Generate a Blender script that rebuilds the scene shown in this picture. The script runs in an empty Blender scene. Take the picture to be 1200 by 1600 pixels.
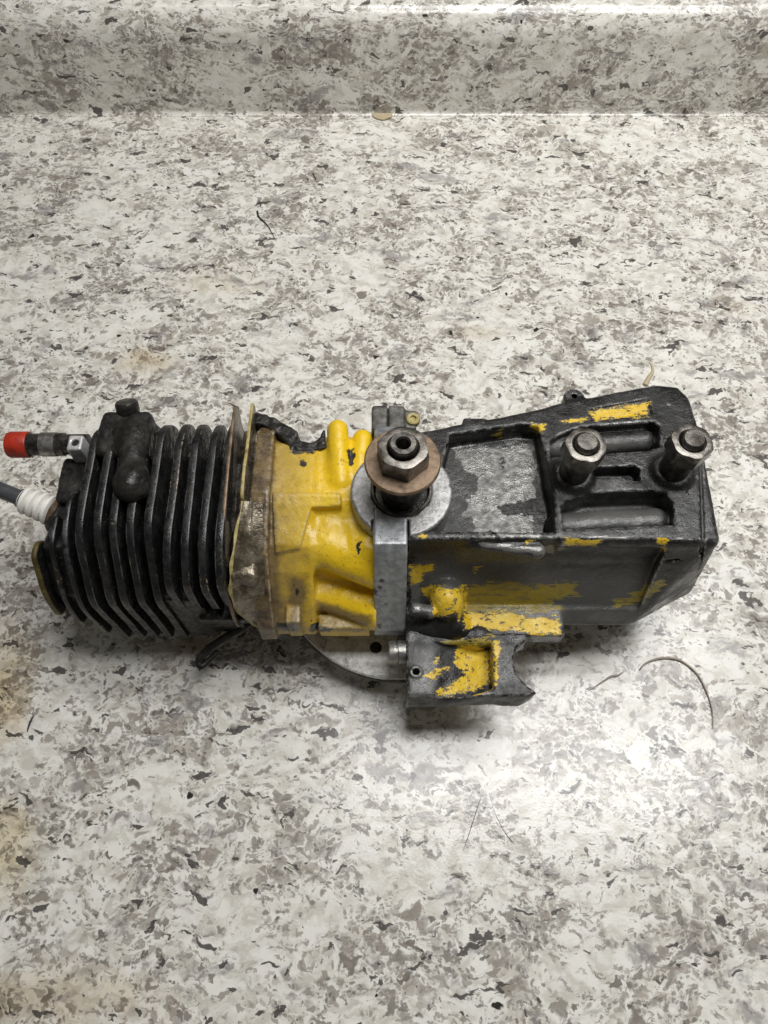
import bpy, bmesh, math, random
import numpy as np
from mathutils import Vector, Matrix
random.seed(7); np.random.seed(7)
sc = bpy.context.scene
COL = sc.collection

# ------------------------------------------------------------------ camera, world, lamps, exposure
# the place is laid out in millimetres: X right, Y away from the camera, Z up, counter top at Z = 0
FPX, TILT, CAMH = 1180.0, math.radians(27), 360.0
cam_d = bpy.data.cameras.new('camera'); cam = bpy.data.objects.new('camera', cam_d); COL.objects.link(cam)
cam_d.sensor_fit = 'VERTICAL'; cam_d.sensor_height = 36; cam_d.lens = 36*FPX/1600
cam_d.clip_start = 0.01; cam_d.clip_end = 50
cam.location = (0, 0, CAMH/1000); cam.rotation_euler = (TILT, 0, 0)
sc.camera = cam

w = bpy.data.worlds.new('World'); sc.world = w; w.use_nodes = True
w.node_tree.nodes['Background'].inputs[0].default_value = (1.0, 0.955, 0.88, 1)
w.node_tree.nodes['Background'].inputs[1].default_value = 0.095

def tube_lamp(name, x, y, z, power, lx=1.15, ly=0.11, col=(1.0, 0.995, 0.985)):
    d = bpy.data.lights.new(name, 'AREA'); d.shape = 'RECTANGLE'; d.size = lx; d.size_y = ly
    d.energy = power; d.color = col
    o = bpy.data.objects.new(name, d); COL.objects.link(o); o.location = (x, y, z)
tube_lamp('ceiling_tube', 0.26, 0.18, 0.90, 4.5, .6, .14)
tube_lamp('ceiling_tube', 0.26, 0.40, 0.90, 4.3, .6, .14)
tube_lamp('cabinet_strip', 0.22, 0.50, 0.60, 0.9, 1.0, .05, (1.0, .965, .90))
sc.view_settings.view_transform = 'Standard'; sc.view_settings.look = 'None'
sc.view_settings.exposure = -0.15; sc.view_settings.gamma = 1.0; sc.view_settings.use_curve_mapping = False

def P(px, py, z):
    """point of the place at height z (mm) that the photo shows at pixel px,py"""
    a = (px-600)/FPX; b = (800-py)/FPX
    t = (CAMH-z)/(math.cos(TILT)-b*math.sin(TILT))
    return (a*t, (math.sin(TILT)+b*math.cos(TILT))*t)
def Q(V):
    dz = V[:, 2]-CAMH
    wv = V[:, 1]*math.sin(TILT)-dz*math.cos(TILT); u = V[:, 1]*math.cos(TILT)+dz*math.sin(TILT)
    return np.stack([600+FPX*V[:, 0]/wv, 800-FPX*u/wv], 1)

# ------------------------------------------------------------------ node helper
class N:
    def __init__(s, name):
        s.m = bpy.data.materials.new(name); s.m.use_nodes = True
        s.t = s.m.node_tree; s.b = s.t.nodes['Principled BSDF']
        s.tc = s.t.nodes.new('ShaderNodeTexCoord')
    def put(s, sock, v):
        if hasattr(v, 'is_output') or hasattr(v, 'links'): s.t.links.new(v, sock)
        else:
            if isinstance(v, tuple) and len(v) == 3 and sock.type == 'RGBA': v = v+(1,)
            sock.default_value = v
    def P(s, **k):
        for n, v in k.items(): s.put(s.b.inputs[n.replace('_', ' ')], v)
        return s
    def math(s, op, a, b=0.0, c=0.0, clamp=False):
        n = s.t.nodes.new('ShaderNodeMath'); n.operation = op; n.use_clamp = clamp
        for i, v in enumerate((a, b, c)): s.put(n.inputs[i], v)
        return n.outputs[0]
    def vec(s, op, a, b=(0, 0, 0)):
        n = s.t.nodes.new('ShaderNodeVectorMath'); n.operation = op
        s.put(n.inputs[0], a)
        if op == 'SCALE': s.put(n.inputs['Scale'], b)
        else: s.put(n.inputs[1], b)
        return n.outputs['Value'] if op in ('LENGTH', 'DISTANCE') else n.outputs[0]
    def map(s, v, scale=(1, 1, 1), rot=(0, 0, 0), loc=(0, 0, 0)):
        n = s.t.nodes.new('ShaderNodeMapping'); s.put(n.inputs[0], v)
        n.inputs['Scale'].default_value = scale; n.inputs['Rotation'].default_value = rot; n.inputs['Location'].default_value = loc
        return n.outputs[0]
    def noise(s, v, scale, detail=2.0, rough=.5, dist=0.0, col=False):
        n = s.t.nodes.new('ShaderNodeTexNoise'); s.put(n.inputs['Vector'], v)
        n.inputs['Scale'].default_value = scale; n.inputs['Detail'].default_value = detail
        n.inputs['Roughness'].default_value = rough; n.inputs['Distortion'].default_value = dist
        return n.outputs[1 if col else 0]
    def voro(s, v, scale, feat='F1', out=0, rnd=1.0, both=False):
        n = s.t.nodes.new('ShaderNodeTexVoronoi'); n.feature = feat; s.put(n.inputs['Vector'], v)
        n.inputs['Scale'].default_value = scale; n.inputs['Randomness'].default_value = rnd
        return n.outputs if both else n.outputs[out]
    def ramp(s, v, lo, hi, a=0.0, b=1.0):
        n = s.t.nodes.new('ShaderNodeMapRange'); n.interpolation_type = 'SMOOTHSTEP'
        s.put(n.inputs[0], v)
        for i, q in zip((1, 2, 3, 4), (lo, hi, a, b)): s.put(n.inputs[i], q)
        return n.outputs[0]
    def mix(s, f, a, b, mode='MIX'):
        n = s.t.nodes.new('ShaderNodeMix'); n.data_type = 'RGBA'; n.blend_type = mode
        s.put(n.inputs[0], f); s.put(n.inputs[6], a); s.put(n.inputs[7], b)
        return n.outputs[2]
    def fmix(s, f, a, b):
        n = s.t.nodes.new('ShaderNodeMix'); s.put(n.inputs[0], f); s.put(n.inputs[2], a); s.put(n.inputs[3], b)
        return n.outputs[0]
    def sep(s, v):
        n = s.t.nodes.new('ShaderNodeSeparateXYZ'); s.put(n.inputs[0], v); return n.outputs
    def comb(s, x, y, z):
        n = s.t.nodes.new('ShaderNodeCombineXYZ')
        for i, v in enumerate((x, y, z)): s.put(n.inputs[i], v)
        return n.outputs[0]
    def attr(s, name):
        n = s.t.nodes.new('ShaderNodeAttribute'); n.attribute_name = name; return n.outputs['Fac']
    def geo(s, o):
        return s.t.nodes.new('ShaderNodeNewGeometry').outputs[o]
    def bump(s, h, strength=.3, dist=.0005, prev=None):
        n = s.t.nodes.new('ShaderNodeBump'); s.put(n.inputs['Height'], h)
        n.inputs['Strength'].default_value = strength; n.inputs['Distance'].default_value = dist
        if prev is not None: s.put(n.inputs['Normal'], prev)
        s.put(s.b.inputs['Normal'], n.outputs[0]); return n.outputs[0]

# ------------------------------------------------------------------ laminate of the counter and the backsplash
def laminate(name, stains_tints, gloss):
    n = N(name)
    p = n.tc.outputs['Object']
    x, y, z = n.sep(p)
    p = n.comb(x, n.math('ADD', y, z), 0.0)                    # the sheet runs on up the backsplash
    wp = n.noise(p, 38, 3, .55, col=True)
    q = n.vec('ADD', p, n.vec('SCALE', n.vec('SUBTRACT', wp, (.5, .5, .5)), .020))
    wp2 = n.noise(p, 150, 2, .5, col=True)
    q = n.vec('ADD', q, n.vec('SCALE', n.vec('SUBTRACT', wp2, (.5, .5, .5)), .006))
    s = n.map(q, scale=(.80, 1.12, 1), rot=(0, 0, .42))        # flakes drawn out along one direction
    big = n.noise(p, 24, 4, .62)                                # dense and open areas
    mid = n.noise(n.map(q, scale=(.7, 1.1, 1), rot=(0, 0, .3)), 140, 4, .65)
    col = n.mix(n.ramp(mid, .36, .62), (.62, .595, .525), (.85, .835, .775))
    dens = n.math('MULTIPLY', n.math('SUBTRACT', big, .5), 2.3)
    def cells(vec, scale, cover, dark, light, op, soft=.07, sgn=1.0, jit=1.4):
        nonlocal col
        jv = n.vec('ADD', vec, n.vec('SCALE', n.vec('SUBTRACT', n.noise(p, scale*1.2, 2, .6, col=True), (.5, .5, .5)), jit/scale))
        vn = n.voro(jv, scale, both=True); rr = n.sep(vn[1]); dd = vn[0]
        f = n.ramp(n.math('SUBTRACT', n.math('ADD', cover, n.math('MULTIPLY', dens, sgn)), rr[0]), 0.0, .07)
        f = n.math('MULTIPLY', f, n.ramp(dd, .62, .62-soft*3))
        f = n.math('MULTIPLY', f, n.math('ADD', op*.4, n.math('MULTIPLY', rr[2], op*.6)))
        col = n.mix(f, col, n.mix(rr[1], dark, light))
    cells(n.map(s, loc=(2, 7, 0)), 92, .20, (.26, .232, .195), (.50, .46, .395), .85)
    cells(s, 175, .31, (.12, .103, .086), (.36, .32, .268), .95)
    cells(n.map(s, loc=(4, 1, 0)), 105, .20, (.80, .79, .735), (.87, .86, .82), .9, sgn=-.8)
    cells(n.map(s, loc=(1, 3, 0)), 330, .31, (.11, .096, .082), (.36, .325, .28), .95)
    cells(n.map(s, loc=(8, 2, 0)), 400, .20, (.80, .79, .74), (.87, .86, .82), .85, sgn=-.3)
    cells(n.map(s, loc=(6, 6, 0)), 560, .20, (.10, .095, .085), (.32, .30, .28), .9)
    # torn taupe streaks
    fl = n.noise(s, 240, 4, .6)
    th2 = n.math('SUBTRACT', .605, n.math('MULTIPLY', dens, .10))
    col = n.mix(n.math('MULTIPLY', n.ramp(n.math('SUBTRACT', fl, th2), -.015, .02), .75), col, (.31, .275, .24))
    # purple grey smudges
    pg = n.noise(n.map(q, scale=(.6, 1.3, 1), rot=(0, 0, .5), loc=(7, 3, 0)), 55, 5, .65)
    col = n.mix(n.math('MULTIPLY', n.ramp(pg, .555, .67), .62), col, (.21, .195, .195))
    # charcoal flecks with ragged outlines
    dk = n.noise(n.map(q, scale=(.6, 1.25, 1), rot=(0, 0, .35), loc=(11, 5, 0)), 125, 4, .55)
    col = n.mix(n.math('MULTIPLY', n.ramp(dk, .625, .65), .92), col, (.065, .058, .055))
    # black grains
    v1 = n.voro(n.map(q, scale=(1, 1, 1), loc=(5, 9, 0)), 62, rnd=1.0)
    r1 = n.sep(n.voro(n.map(q, loc=(5, 9, 0)), 62, out=1))
    col = n.mix(n.math('MULTIPLY', n.ramp(v1, n.math('MULTIPLY', r1[1], .13), n.math('MULTIPLY', r1[1], .09)), n.ramp(r1[0], .55, .56)), col, (.03, .026, .024))
    # rust and grease left on the sheet, and other brown tints
    gn = n.noise(p, 55, 4, .65)
    for (sx, sy, rx, ry, amt, c) in stains_tints:
        d = n.vec('LENGTH', n.vec('DIVIDE', n.vec('SUBTRACT', p, (sx/1000, sy/1000, 0)), (rx/1000, ry/1000, 1)))
        f = n.ramp(n.math('ADD', d, n.math('MULTIPLY', n.math('SUBTRACT', gn, .5), 1.8)), 1.15, .1)
        col = n.mix(n.math('MULTIPLY', f, amt), col, c, 'MULTIPLY')
    # fine scratches worn into the finish
    sr = n.noise(n.map(p, scale=(14, .7, 1), rot=(0, 0, 1.15)), 130, 2, .5)
    sr2 = n.noise(n.map(p, scale=(16, .6, 1), rot=(0, 0, -.5), loc=(4, 0, 0)), 120, 2, .5)
    scr = n.math('MAXIMUM', n.ramp(sr, .72, .76), n.ramp(sr2, .73, .77))
    col = n.mix(n.math('MULTIPLY', scr, .35), col, (.25, .25, .25))
    rg = n.math('ADD', gloss, n.math('MULTIPLY', n.noise(p, 40, 4, .7), .16))
    n.P(Base_Color=col, Roughness=n.math('ADD', rg, n.math('MULTIPLY', scr, .2)))
    n.b.inputs['Specular IOR Level'].default_value = .5
    n.bump(n.math('ADD', n.noise(p, 900, 2, .5), n.math('MULTIPLY', scr, -.6)), .16, .0003)
    return n.m

STAINS_TINTS = []
for px, py, rx, ry, amt, c in [(4, 1095, 15, 32, .7, (.74, .59, .36)), (4, 1330, 22, 26, .7, (.80, .68, .45)), (225, 560, 22, 16, .6, (.72, .58, .38)),
                               (20, 1010, 14, 18, .3, (.74, .58, .36)), (300, 1010, 24, 7, .8, (.55, .42, .28)), (340, 440, 40, 16, .25, (.8, .66, .48)), (60, 1560, 60, 14, .45, (.72, .55, .34)),  # includes brown tints below the cylinder and at the lower left
                               (750, 520, 16, 9, .35, (.75, .62, .45)), (1150, 480, 14, 9, .3, (.8, .66, .5))]:
    X, Y = P(px, py, 0); STAINS_TINTS.append((X, Y, rx, ry, amt, c))
LAM = laminate('speckled_laminate', STAINS_TINTS, .13); LAMB = laminate('speckled_laminate_gloss', [], .08)

def tag(o, label=None, cat=None, group=None, kind=None):
    for k, v in (('label', label), ('category', cat), ('group', group), ('kind', kind)):
        if v: o[k] = v
    return o

def link(name, me, mat, parent=None, smooth=True):
    o = bpy.data.objects.new(name, me); COL.objects.link(o)
    for m in (mat if isinstance(mat, (list, tuple)) else [mat]):
        if m: me.materials.append(m)
    if smooth: me.polygons.foreach_set('use_smooth', [True]*len(me.polygons))
    if parent is not None: o.parent = parent
    return o

YW = P(600, 178, 0)[1]                                         # face of the backsplash
def sweep(name, prof, x0, x1, nseg=24):
    V = []; F = []
    for i in range(nseg+1):
        xx = x0+(x1-x0)*i/nseg
        V += [(xx/1000, a/1000, b/1000) for a, b in prof]
    k = len(prof)
    for i in range(nseg):
        for j in range(k-1):
            F.append((i*k+j, (i+1)*k+j, (i+1)*k+j+1, i*k+j+1))
    F.append(tuple(range(k-1, -1, -1))); F.append(tuple(nseg*k+j for j in range(k)))
    me = bpy.data.meshes.new(name); me.from_pydata(V, [], F); return me
o = link('countertop', sweep('countertop', [(-330, -30), (-330, -8), (-322, 0), (YW+12, 0), (YW+12, -30)], -900, 1100), LAM, smooth=False)
tag(o, 'speckled white and taupe laminate countertop', kind='structure')
RC = 20
prof = [(YW+1, -2), (YW-3.0, .15)]
for i in range(9):
    a = math.pi/2*i/8; prof.append((YW-3+3*math.sin(a), .15+3-3*math.cos(a)))
for i in range(17):
    a = math.pi*i/16; prof.append((YW+RC-RC*math.cos(a), 53+RC*math.sin(a)))
prof.append((YW+2*RC, -2))
me = sweep('backsplash', prof, -900, 1100)
o = link('backsplash', me, LAMB); tag(o, 'raised laminate backsplash with rounded top edge', kind='structure')

# ------------------------------------------------------------------ signed distance modelling of the castings
f32 = np.float32
class G:                                                       # a grid of sample points in mm
    def __init__(s, lo, hi, h):
        s.lo = np.array(lo, f32); s.h = h
        ax = [np.arange(l, u+h, h, dtype=f32) for l, u in zip(lo, hi)]
        s.x = ax[0][:, None, None]; s.y = ax[1][None, :, None]; s.z = ax[2][None, None, :]
        s.n = tuple(len(a) for a in ax)
def smin(a, b, k=2.0):
    h = np.maximum(k-np.abs(a-b), 0)/k
    return np.minimum(a, b)-h*h*k*.25
def smax(a, b, k=2.0): return -smin(-a, -b, k)
def box(g, x0, x1, y0, y1, z0, z1, r=1.0):
    qx = np.abs(g.x-(x0+x1)/2)-((x1-x0)/2-r); qy = np.abs(g.y-(y0+y1)/2)-((y1-y0)/2-r); qz = np.abs(g.z-(z0+z1)/2)-((z1-z0)/2-r)
    out = np.sqrt(np.maximum(qx, 0)**2+np.maximum(qy, 0)**2+np.maximum(qz, 0)**2)
    return out+np.minimum(np.maximum(qx, np.maximum(qy, qz)), 0)-r
def cylz(g, cx, cy, r, z0, z1, rd=.8):
    d = np.sqrt((g.x-cx)**2+(g.y-cy)**2)-(r-rd); e = np.abs(g.z-(z0+z1)/2)-((z1-z0)/2-rd)
    return np.sqrt(np.maximum(d, 0)**2+np.maximum(e, 0)**2)+np.minimum(np.maximum(d, e), 0)-rd
def cap(g, a, b, r, r2=None):
    a = np.array(a, f32); b = np.array(b, f32); ba = b-a; L = float(ba@ba)
    t = np.clip(((g.x-a[0])*ba[0]+(g.y-a[1])*ba[1]+(g.z-a[2])*ba[2])/L, 0, 1)
    d = np.sqrt((g.x-a[0]-t*ba[0])**2+(g.y-a[1]-t*ba[1])**2+(g.z-a[2]-t*ba[2])**2)
    return d-(r if r2 is None else r+(r2-r)*t)
def ell(g, c, r):
    k = np.sqrt(((g.x-c[0])/r[0])**2+((g.y-c[1])/r[1])**2+((g.z-c[2])/r[2])**2)
    return (k-1)*min(r)
def poly2(X, Y, pts):
    """signed distance to a closed polygon (negative inside)"""
    d = None; s = None
    n = len(pts)
    for i in range(n):
        ax, ay = pts[i]; bx, by = pts[i-1]
        ex, ey = bx-ax, by-ay; wx, wy = X-ax, Y-ay
        t = np.clip((wx*ex+wy*ey)/(ex*ex+ey*ey+1e-9), 0, 1)
        dd = (wx-ex*t)**2+(wy-ey*t)**2
        d = dd if d is None else np.minimum(d, dd)
        c1 = Y >= ay; c2 = Y < by; c3 = ex*wy > ey*wx
        fl = (c1 & c2 & c3) | (~c1 & ~c2 & ~c3)
        s = fl if s is None else s ^ fl
    d = np.sqrt(d); return np.where(s, -d, d)
def extr(d2, e, r):
    a = d2+r; b = e+r
    return np.sqrt(np.maximum(a, 0)**2+np.maximum(b, 0)**2)+np.minimum(np.maximum(a, b), 0)-r
def prismz(g, pts, z0, z1, r=1.0):
    return extr(poly2(g.x[:, :, 0], g.y[:, :, 0], pts)[:, :, None], np.abs(g.z-(z0+z1)/2)-(z1-z0)/2, r)
def prismx(g, pts, x0, x1, r=1.0):
    return extr(poly2(g.y[0], g.z[0], pts)[None], np.abs(g.x-(x0+x1)/2)-(x1-x0)/2, r)
def plane(g, p, nrm):
    nrm = np.array(nrm, f32); nrm /= np.linalg.norm(nrm)
    return (g.x-p[0])*nrm[0]+(g.y-p[1])*nrm[1]+(g.z-p[2])*nrm[2]
def gnoise(g, cell, seed):
    """smooth random field over the grid, about -1..1"""
    rs = np.random.RandomState(seed)
    m = [int(n*g.h/cell)+3 for n in g.n]
    a = rs.uniform(-1, 1, m).astype(f32)
    for ax, n in enumerate(g.n):
        t = np.arange(n)*g.h/cell; i = t.astype(int); f = (t-i).astype(f32); f = f*f*(3-2*f)
        sh = [1, 1, 1]; sh[ax] = n; f = f.reshape(sh)
        a = np.take(a, i, ax)*(1-f)+np.take(a, i+1, ax)*f
    return a
def nets(g, f):
    """naive surface nets: grid field -> vertices (mm), quads"""
    f = np.ascontiguousarray(f, f32); ins = f < 0
    ins[0] = ins[-1] = False; ins[:, 0] = ins[:, -1] = False; ins[:, :, 0] = ins[:, :, -1] = False
    f = np.where(ins, np.minimum(f, -1e-4), np.maximum(f, 1e-4))
    cs = [(i, j, k) for i in (0, 1) for j in (0, 1) for k in (0, 1)]
    nx, ny, nz = f.shape
    cnt = sum(ins[i:nx-1+i, j:ny-1+j, k:nz-1+k].astype(np.int8) for i, j, k in cs)
    act = (cnt > 0) & (cnt < 8)
    idx = np.argwhere(act)
    ID = np.full(act.shape, -1, np.int32); ID[act] = np.arange(len(idx))
    vals = {c: f[idx[:, 0]+c[0], idx[:, 1]+c[1], idx[:, 2]+c[2]] for c in cs}
    acc = np.zeros((len(idx), 3), f32); num = np.zeros(len(idx), f32)
    for a in cs:
        for ax in range(3):
            if a[ax]: continue
            b = list(a); b[ax] = 1; b = tuple(b)
            va, vb = vals[a], vals[b]; cr = (va < 0) != (vb < 0)
            t = np.where(cr, va/(va-vb+1e-12), 0)
            pt = np.tile(np.array(a, f32), (len(idx), 1)); pt[:, ax] += t
            acc[cr] += pt[cr]; num[cr] += 1
    V = (idx+acc/num[:, None])*g.h+g.lo
    quads = []
    for ax in range(3):
        o1, o2 = (ax+1) % 3, (ax+2) % 3
        lo = [slice(None)]*3; hi = [slice(None)]*3; lo[ax] = slice(0, -1); hi[ax] = slice(1, None)
        A = ins[tuple(lo)]; B = ins[tuple(hi)]
        e = np.argwhere(A != B)
        ok = (e[:, o1] > 0) & (e[:, o2] > 0) & (e[:, o1] < f.shape[o1]-1) & (e[:, o2] < f.shape[o2]-1)
        e = e[ok]; sgn = A[tuple(e.T)]
        def cell(d1, d2):
            c = e.copy(); c[:, o1] -= d1; c[:, o2] -= d2; return ID[tuple(c.T)]
        q = np.stack([cell(1, 1), cell(0, 1), cell(0, 0), cell(1, 0)], 1)
        q[~sgn] = q[~sgn][:, ::-1]
        quads.append(q)
    return V, np.concatenate(quads)

BX, BY = 7.0, 146.0                                             # crankshaft axis
root = bpy.data.objects.new('chainsaw_engine', None); COL.objects.link(root)
root.location = (BX/1000, BY/1000, 0); root.empty_display_size = .05
tag(root, 'dismantled chainsaw engine with black finned cylinder and chipped yellow crankcase lying on the counter', 'engine')
OFF = np.array([BX, BY, 0], f32)
def mesh(name, V, F, mat, parent, smooth=True):
    me = bpy.data.meshes.new(name)
    V = (np.asarray(V, f32)-OFF)/1000
    if isinstance(F, np.ndarray):
        me.vertices.add(len(V)); me.vertices.foreach_set('co', V.ravel())
        me.loops.add(F.size); me.loops.foreach_set('vertex_index', F.ravel().astype(np.int32))
        me.polygons.add(len(F)); me.polygons.foreach_set('loop_start', np.arange(0, F.size, 4, dtype=np.int32))
        me.update(calc_edges=True); me.validate()
    else: me.from_pydata(V.tolist(), [], F)
    return link(name, me, mat, parent, smooth)
UV = np.array([[1, 0, 0], [0, .88, .47]], f32)                  # chips of paint are laid out on a plane leaning with the casting's front
def patches(o, V, defs, name):
    """signed distance (mm) to outlines of paint on the casting, kept as a mesh attribute"""
    px = Q(V); d = np.full(len(V), 9.0, f32)
    U = V@UV.T
    for poly in defs:
        pts = []
        for q in poly:
            r = np.abs(px-np.array(q)).max(1); c = np.where(r < 4)[0]
            if len(c) == 0: c = np.array([r.argmin()])
            k = c[(V[c, 2]*.9-V[c, 1]*.3).argmax()]; pts.append(tuple(float(t) for t in U[k]))
        d = np.minimum(d, poly2(U[:, 0], U[:, 1], pts))
    at = o.data.attributes.new(name, 'FLOAT', 'POINT'); at.data.foreach_set('value', np.clip(d, -9, 9).astype(f32))

# ------------------------------------------------------------------ metals and paints of the engine
def edge(n, lo=.52, hi=.60):                                    # paint rubbed off along convex edges
    return n.ramp(n.geo('Pointiness'), lo, hi)
def yellow_case():
    n = N('grimy_yellow_paint'); p = n.tc.outputs['Object']
    g1 = n.noise(p, 120, 4, .65); g2 = n.noise(p, 420, 3, .6); g3 = n.noise(p, 45, 3, .6)
    x = n.sep(p)[0]
    col = n.mix(g3, (.80, .51, .008), (.88, .60, .02))
    dirty = n.ramp(n.math('ADD', x, n.math('MULTIPLY', n.math('SUBTRACT', g1, .5), .03)), -.024, -.054)   # oily film nearer the cylinder
    col = n.mix(n.math('MULTIPLY', dirty, n.fmix(g2, .55, .95)), col, n.mix(g3, (.25, .165, .055), (.33, .25, .12)))
    tan = n.ramp(n.math('ADD', n.attr('tan'), n.math('MULTIPLY', n.math('SUBTRACT', g1, .5), 7)), 1.6, -1.6)
    col = n.mix(n.math('MULTIPLY', tan, .8), col, n.mix(g2, (.07, .045, .022), (.25, .185, .105)))
    fl = n.ramp(n.math('ADD', x, n.math('MULTIPLY', n.math('SUBTRACT', g1, .5), .008)), -.0515, -.0550)        # oil-soaked flange
    col = n.mix(n.math('MULTIPLY', fl, .92), col, n.mix(n.ramp(n.noise(p, 140, 5, .7), .35, .65), (.035, .020, .008), (.21, .145, .07)))
    spk = n.ramp(n.noise(p, 950, 2, .5), .64, .70)
    col = n.mix(n.math('MULTIPLY', spk, .55), col, (.12, .075, .03))
    chip = n.ramp(n.math('ADD', n.attr('chip'), n.math('MULTIPLY', n.math('SUBTRACT', n.noise(p, 330, 5, .7), .42), 7)), .15, -.15)
    col = n.mix(chip, col, (.030, .026, .022))
    gr = n.ramp(g1, .52, .70)
    col = n.mix(n.math('MULTIPLY', gr, n.fmix(dirty, .22, .6)), col, (.16, .105, .03))
    e = n.math('MULTIPLY', n.ramp(n.geo('Pointiness'), .515, .55), n.ramp(g2, .42, .56))
    col = n.mix(n.math('MULTIPLY', e, .6), col, (.52, .47, .36))
    n.P(Base_Color=col, Roughness=n.math('ADD', .15, n.math('MULTIPLY', g1, .3)))
    n.bump(n.math('ADD', n.math('MULTIPLY', g2, .8), n.math('ADD', n.math('MULTIPLY', chip, -.7), n.math('MULTIPLY', n.noise(p, 1300, 3, .6), .5))), .34, .0006)
    return n.m
def housing_paint():
    n = N('worn_black_over_yellow_paint'); p = n.tc.outputs['Object']
    g1 = n.noise(p, 110, 4, .65); g2 = n.noise(p, 380, 4, .62); g3 = n.noise(p, 30, 3, .6)
    st = n.noise(n.map(p, scale=(.35, 1.6, 1.6)), 420, 4, .65)  # chips tear lengthwise
    col = n.mix(n.ramp(g1, .35, .7), (.008, .0082, .0084), (.028, .0275, .027))
    gf = n.ramp(n.math('ADD', n.attr('grey'), n.math('MULTIPLY', n.math('SUBTRACT', g1, .5), 6)), 2, -2)
    col = n.mix(gf, col, n.mix(g3, (.066, .066, .063), (.125, .124, .119)))
    sv = n.ramp(n.math('ADD', n.attr('silver'), n.math('MULTIPLY', n.math('SUBTRACT', n.noise(p, 170, 5, .68), .5), 10)), .25, -.25)
    scol = n.mix(n.ramp(g2, .3, .7), (.085, .084, .080), (.20, .197, .188))
    col = n.mix(sv, col, scol)
    bl = n.ramp(n.math('ADD', n.attr('black'), n.math('MULTIPLY', n.math('SUBTRACT', g2, .5), 7)), .2, -.2)
    col = n.mix(bl, col, (.012, .0115, .011))
    yd = n.math('ADD', n.attr('yellow'), n.math('MULTIPLY', n.math('SUBTRACT', n.math('ADD', st, n.math('MULTIPLY', n.math('SUBTRACT', n.noise(p, 1300, 3, .6), .5), .5)), .5), 6.5))
    ye = n.ramp(yd, .15, -.15)
    halo = n.ramp(yd, .95, .25)
    col = n.mix(n.math('MULTIPLY', halo, .5), col, (.13, .125, .115))        # thinned paint round each chip
    ye = n.math('MULTIPLY', ye, n.ramp(n.noise(n.map(p, scale=(.6, 1.3, 1.3)), 300, 5, .7), .635, .60))
    ycol = n.mix(n.ramp(g1, .3, .7), (.66, .43, .012), (.80, .56, .06))
    yo = n.ramp(n.math('ADD', n.attr('olive'), n.math('MULTIPLY', n.math('SUBTRACT', st, .5), 11)), .3, -.3)
    yo = n.math('MULTIPLY', yo, n.ramp(n.noise(n.map(p, scale=(.3, 1.4, 1.4)), 330, 5, .7), .66, .50, .35, 1.0))
    col = n.mix(yo, col, n.mix(g2, (.22, .165, .022), (.40, .305, .045)))
    col = n.mix(ye, col, n.mix(n.ramp(g2, .56, .66), ycol, (.20, .13, .02)))
    dust = n.math('MULTIPLY', n.ramp(n.noise(p, 1100, 3, .6), .60, .68), n.ramp(n.noise(p, 38, 3, .6), .42, .62))
    col = n.mix(n.math('MULTIPLY', dust, .6), col, (.15, .135, .11))
    e = n.math('MULTIPLY', n.ramp(n.geo('Pointiness'), .512, .540), n.ramp(g2, .44, .56))
    e = n.math('MAXIMUM', e, n.ramp(n.math('ADD', n.attr('rubbed'), n.math('MULTIPLY', n.math('SUBTRACT', st, .5), 5)), .3, -.3))
    bare = n.math('MULTIPLY', e, n.math('SUBTRACT', 1.0, ye))
    col = n.mix(n.math('MULTIPLY', bare, .6), col, (.40, .395, .38))
    met = n.math('MULTIPLY', n.math('MAXIMUM', bare, sv), .55)
    rg = n.math('ADD', .13, n.math('MULTIPLY', n.ramp(n.noise(p, 85, 5, .7), .36, .64), .38))
    n.P(Base_Color=col, Roughness=rg, Metallic=met)
    h = n.math('ADD', n.math('MULTIPLY', g2, .7), n.math('MULTIPLY', n.noise(p, 1400, 3, .6), .6))
    n.bump(n.math('ADD', h, n.math('MULTIPLY', ye, .35)), .48, .0007)
    return n.m
def black_oily(name='oily_black_enamel', base=(.009, .009, .0095), hi=(.028, .027, .026), tan=(.20, .165, .11), amt=.6):
    n = N(name); p = n.tc.outputs['Object']
    g1 = n.noise(p, 160, 4, .65); g2 = n.noise(p, 700, 3, .6)
    col = n.mix(n.ramp(g1, .4, .7), base, hi)
    dust = n.math('MULTIPLY', n.ramp(g2, .60, .70), n.ramp(n.noise(p, 60, 2), .45, .65))
    col = n.mix(n.math('MULTIPLY', dust, amt), col, tan)
    n.P(Base_Color=col, Roughness=n.math('ADD', .16, n.math('MULTIPLY', n.ramp(n.noise(p, 240, 4, .7), .35, .65), .42)))
    n.bump(n.math('ADD', n.math('ADD', g2, g1), n.math('MULTIPLY', n.noise(p, 1500, 2), .4)), .36, .0007)
    n.b.inputs['Specular IOR Level'].default_value = .34
    return n.m
def fin_edge():
    n = N('rubbed_fin_edge'); p = n.tc.outputs['Object']
    g1 = n.noise(p, 75, 4, .7); g2 = n.noise(p, 600, 3, .6)
    col = n.mix(n.ramp(g1, .46, .68), (.008, .008, .0085), (.085, .088, .092))
    col = n.mix(n.math('MULTIPLY', n.ramp(n.noise(p, 48, 3, .6), .58, .66), n.ramp(g2, .46, .56)), col, (.33, .26, .15))
    n.P(Base_Color=col, Roughness=n.math('ADD', .2, n.math('MULTIPLY', g2, .35))); n.bump(g2, .3, .0005)
    return n.m
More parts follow.
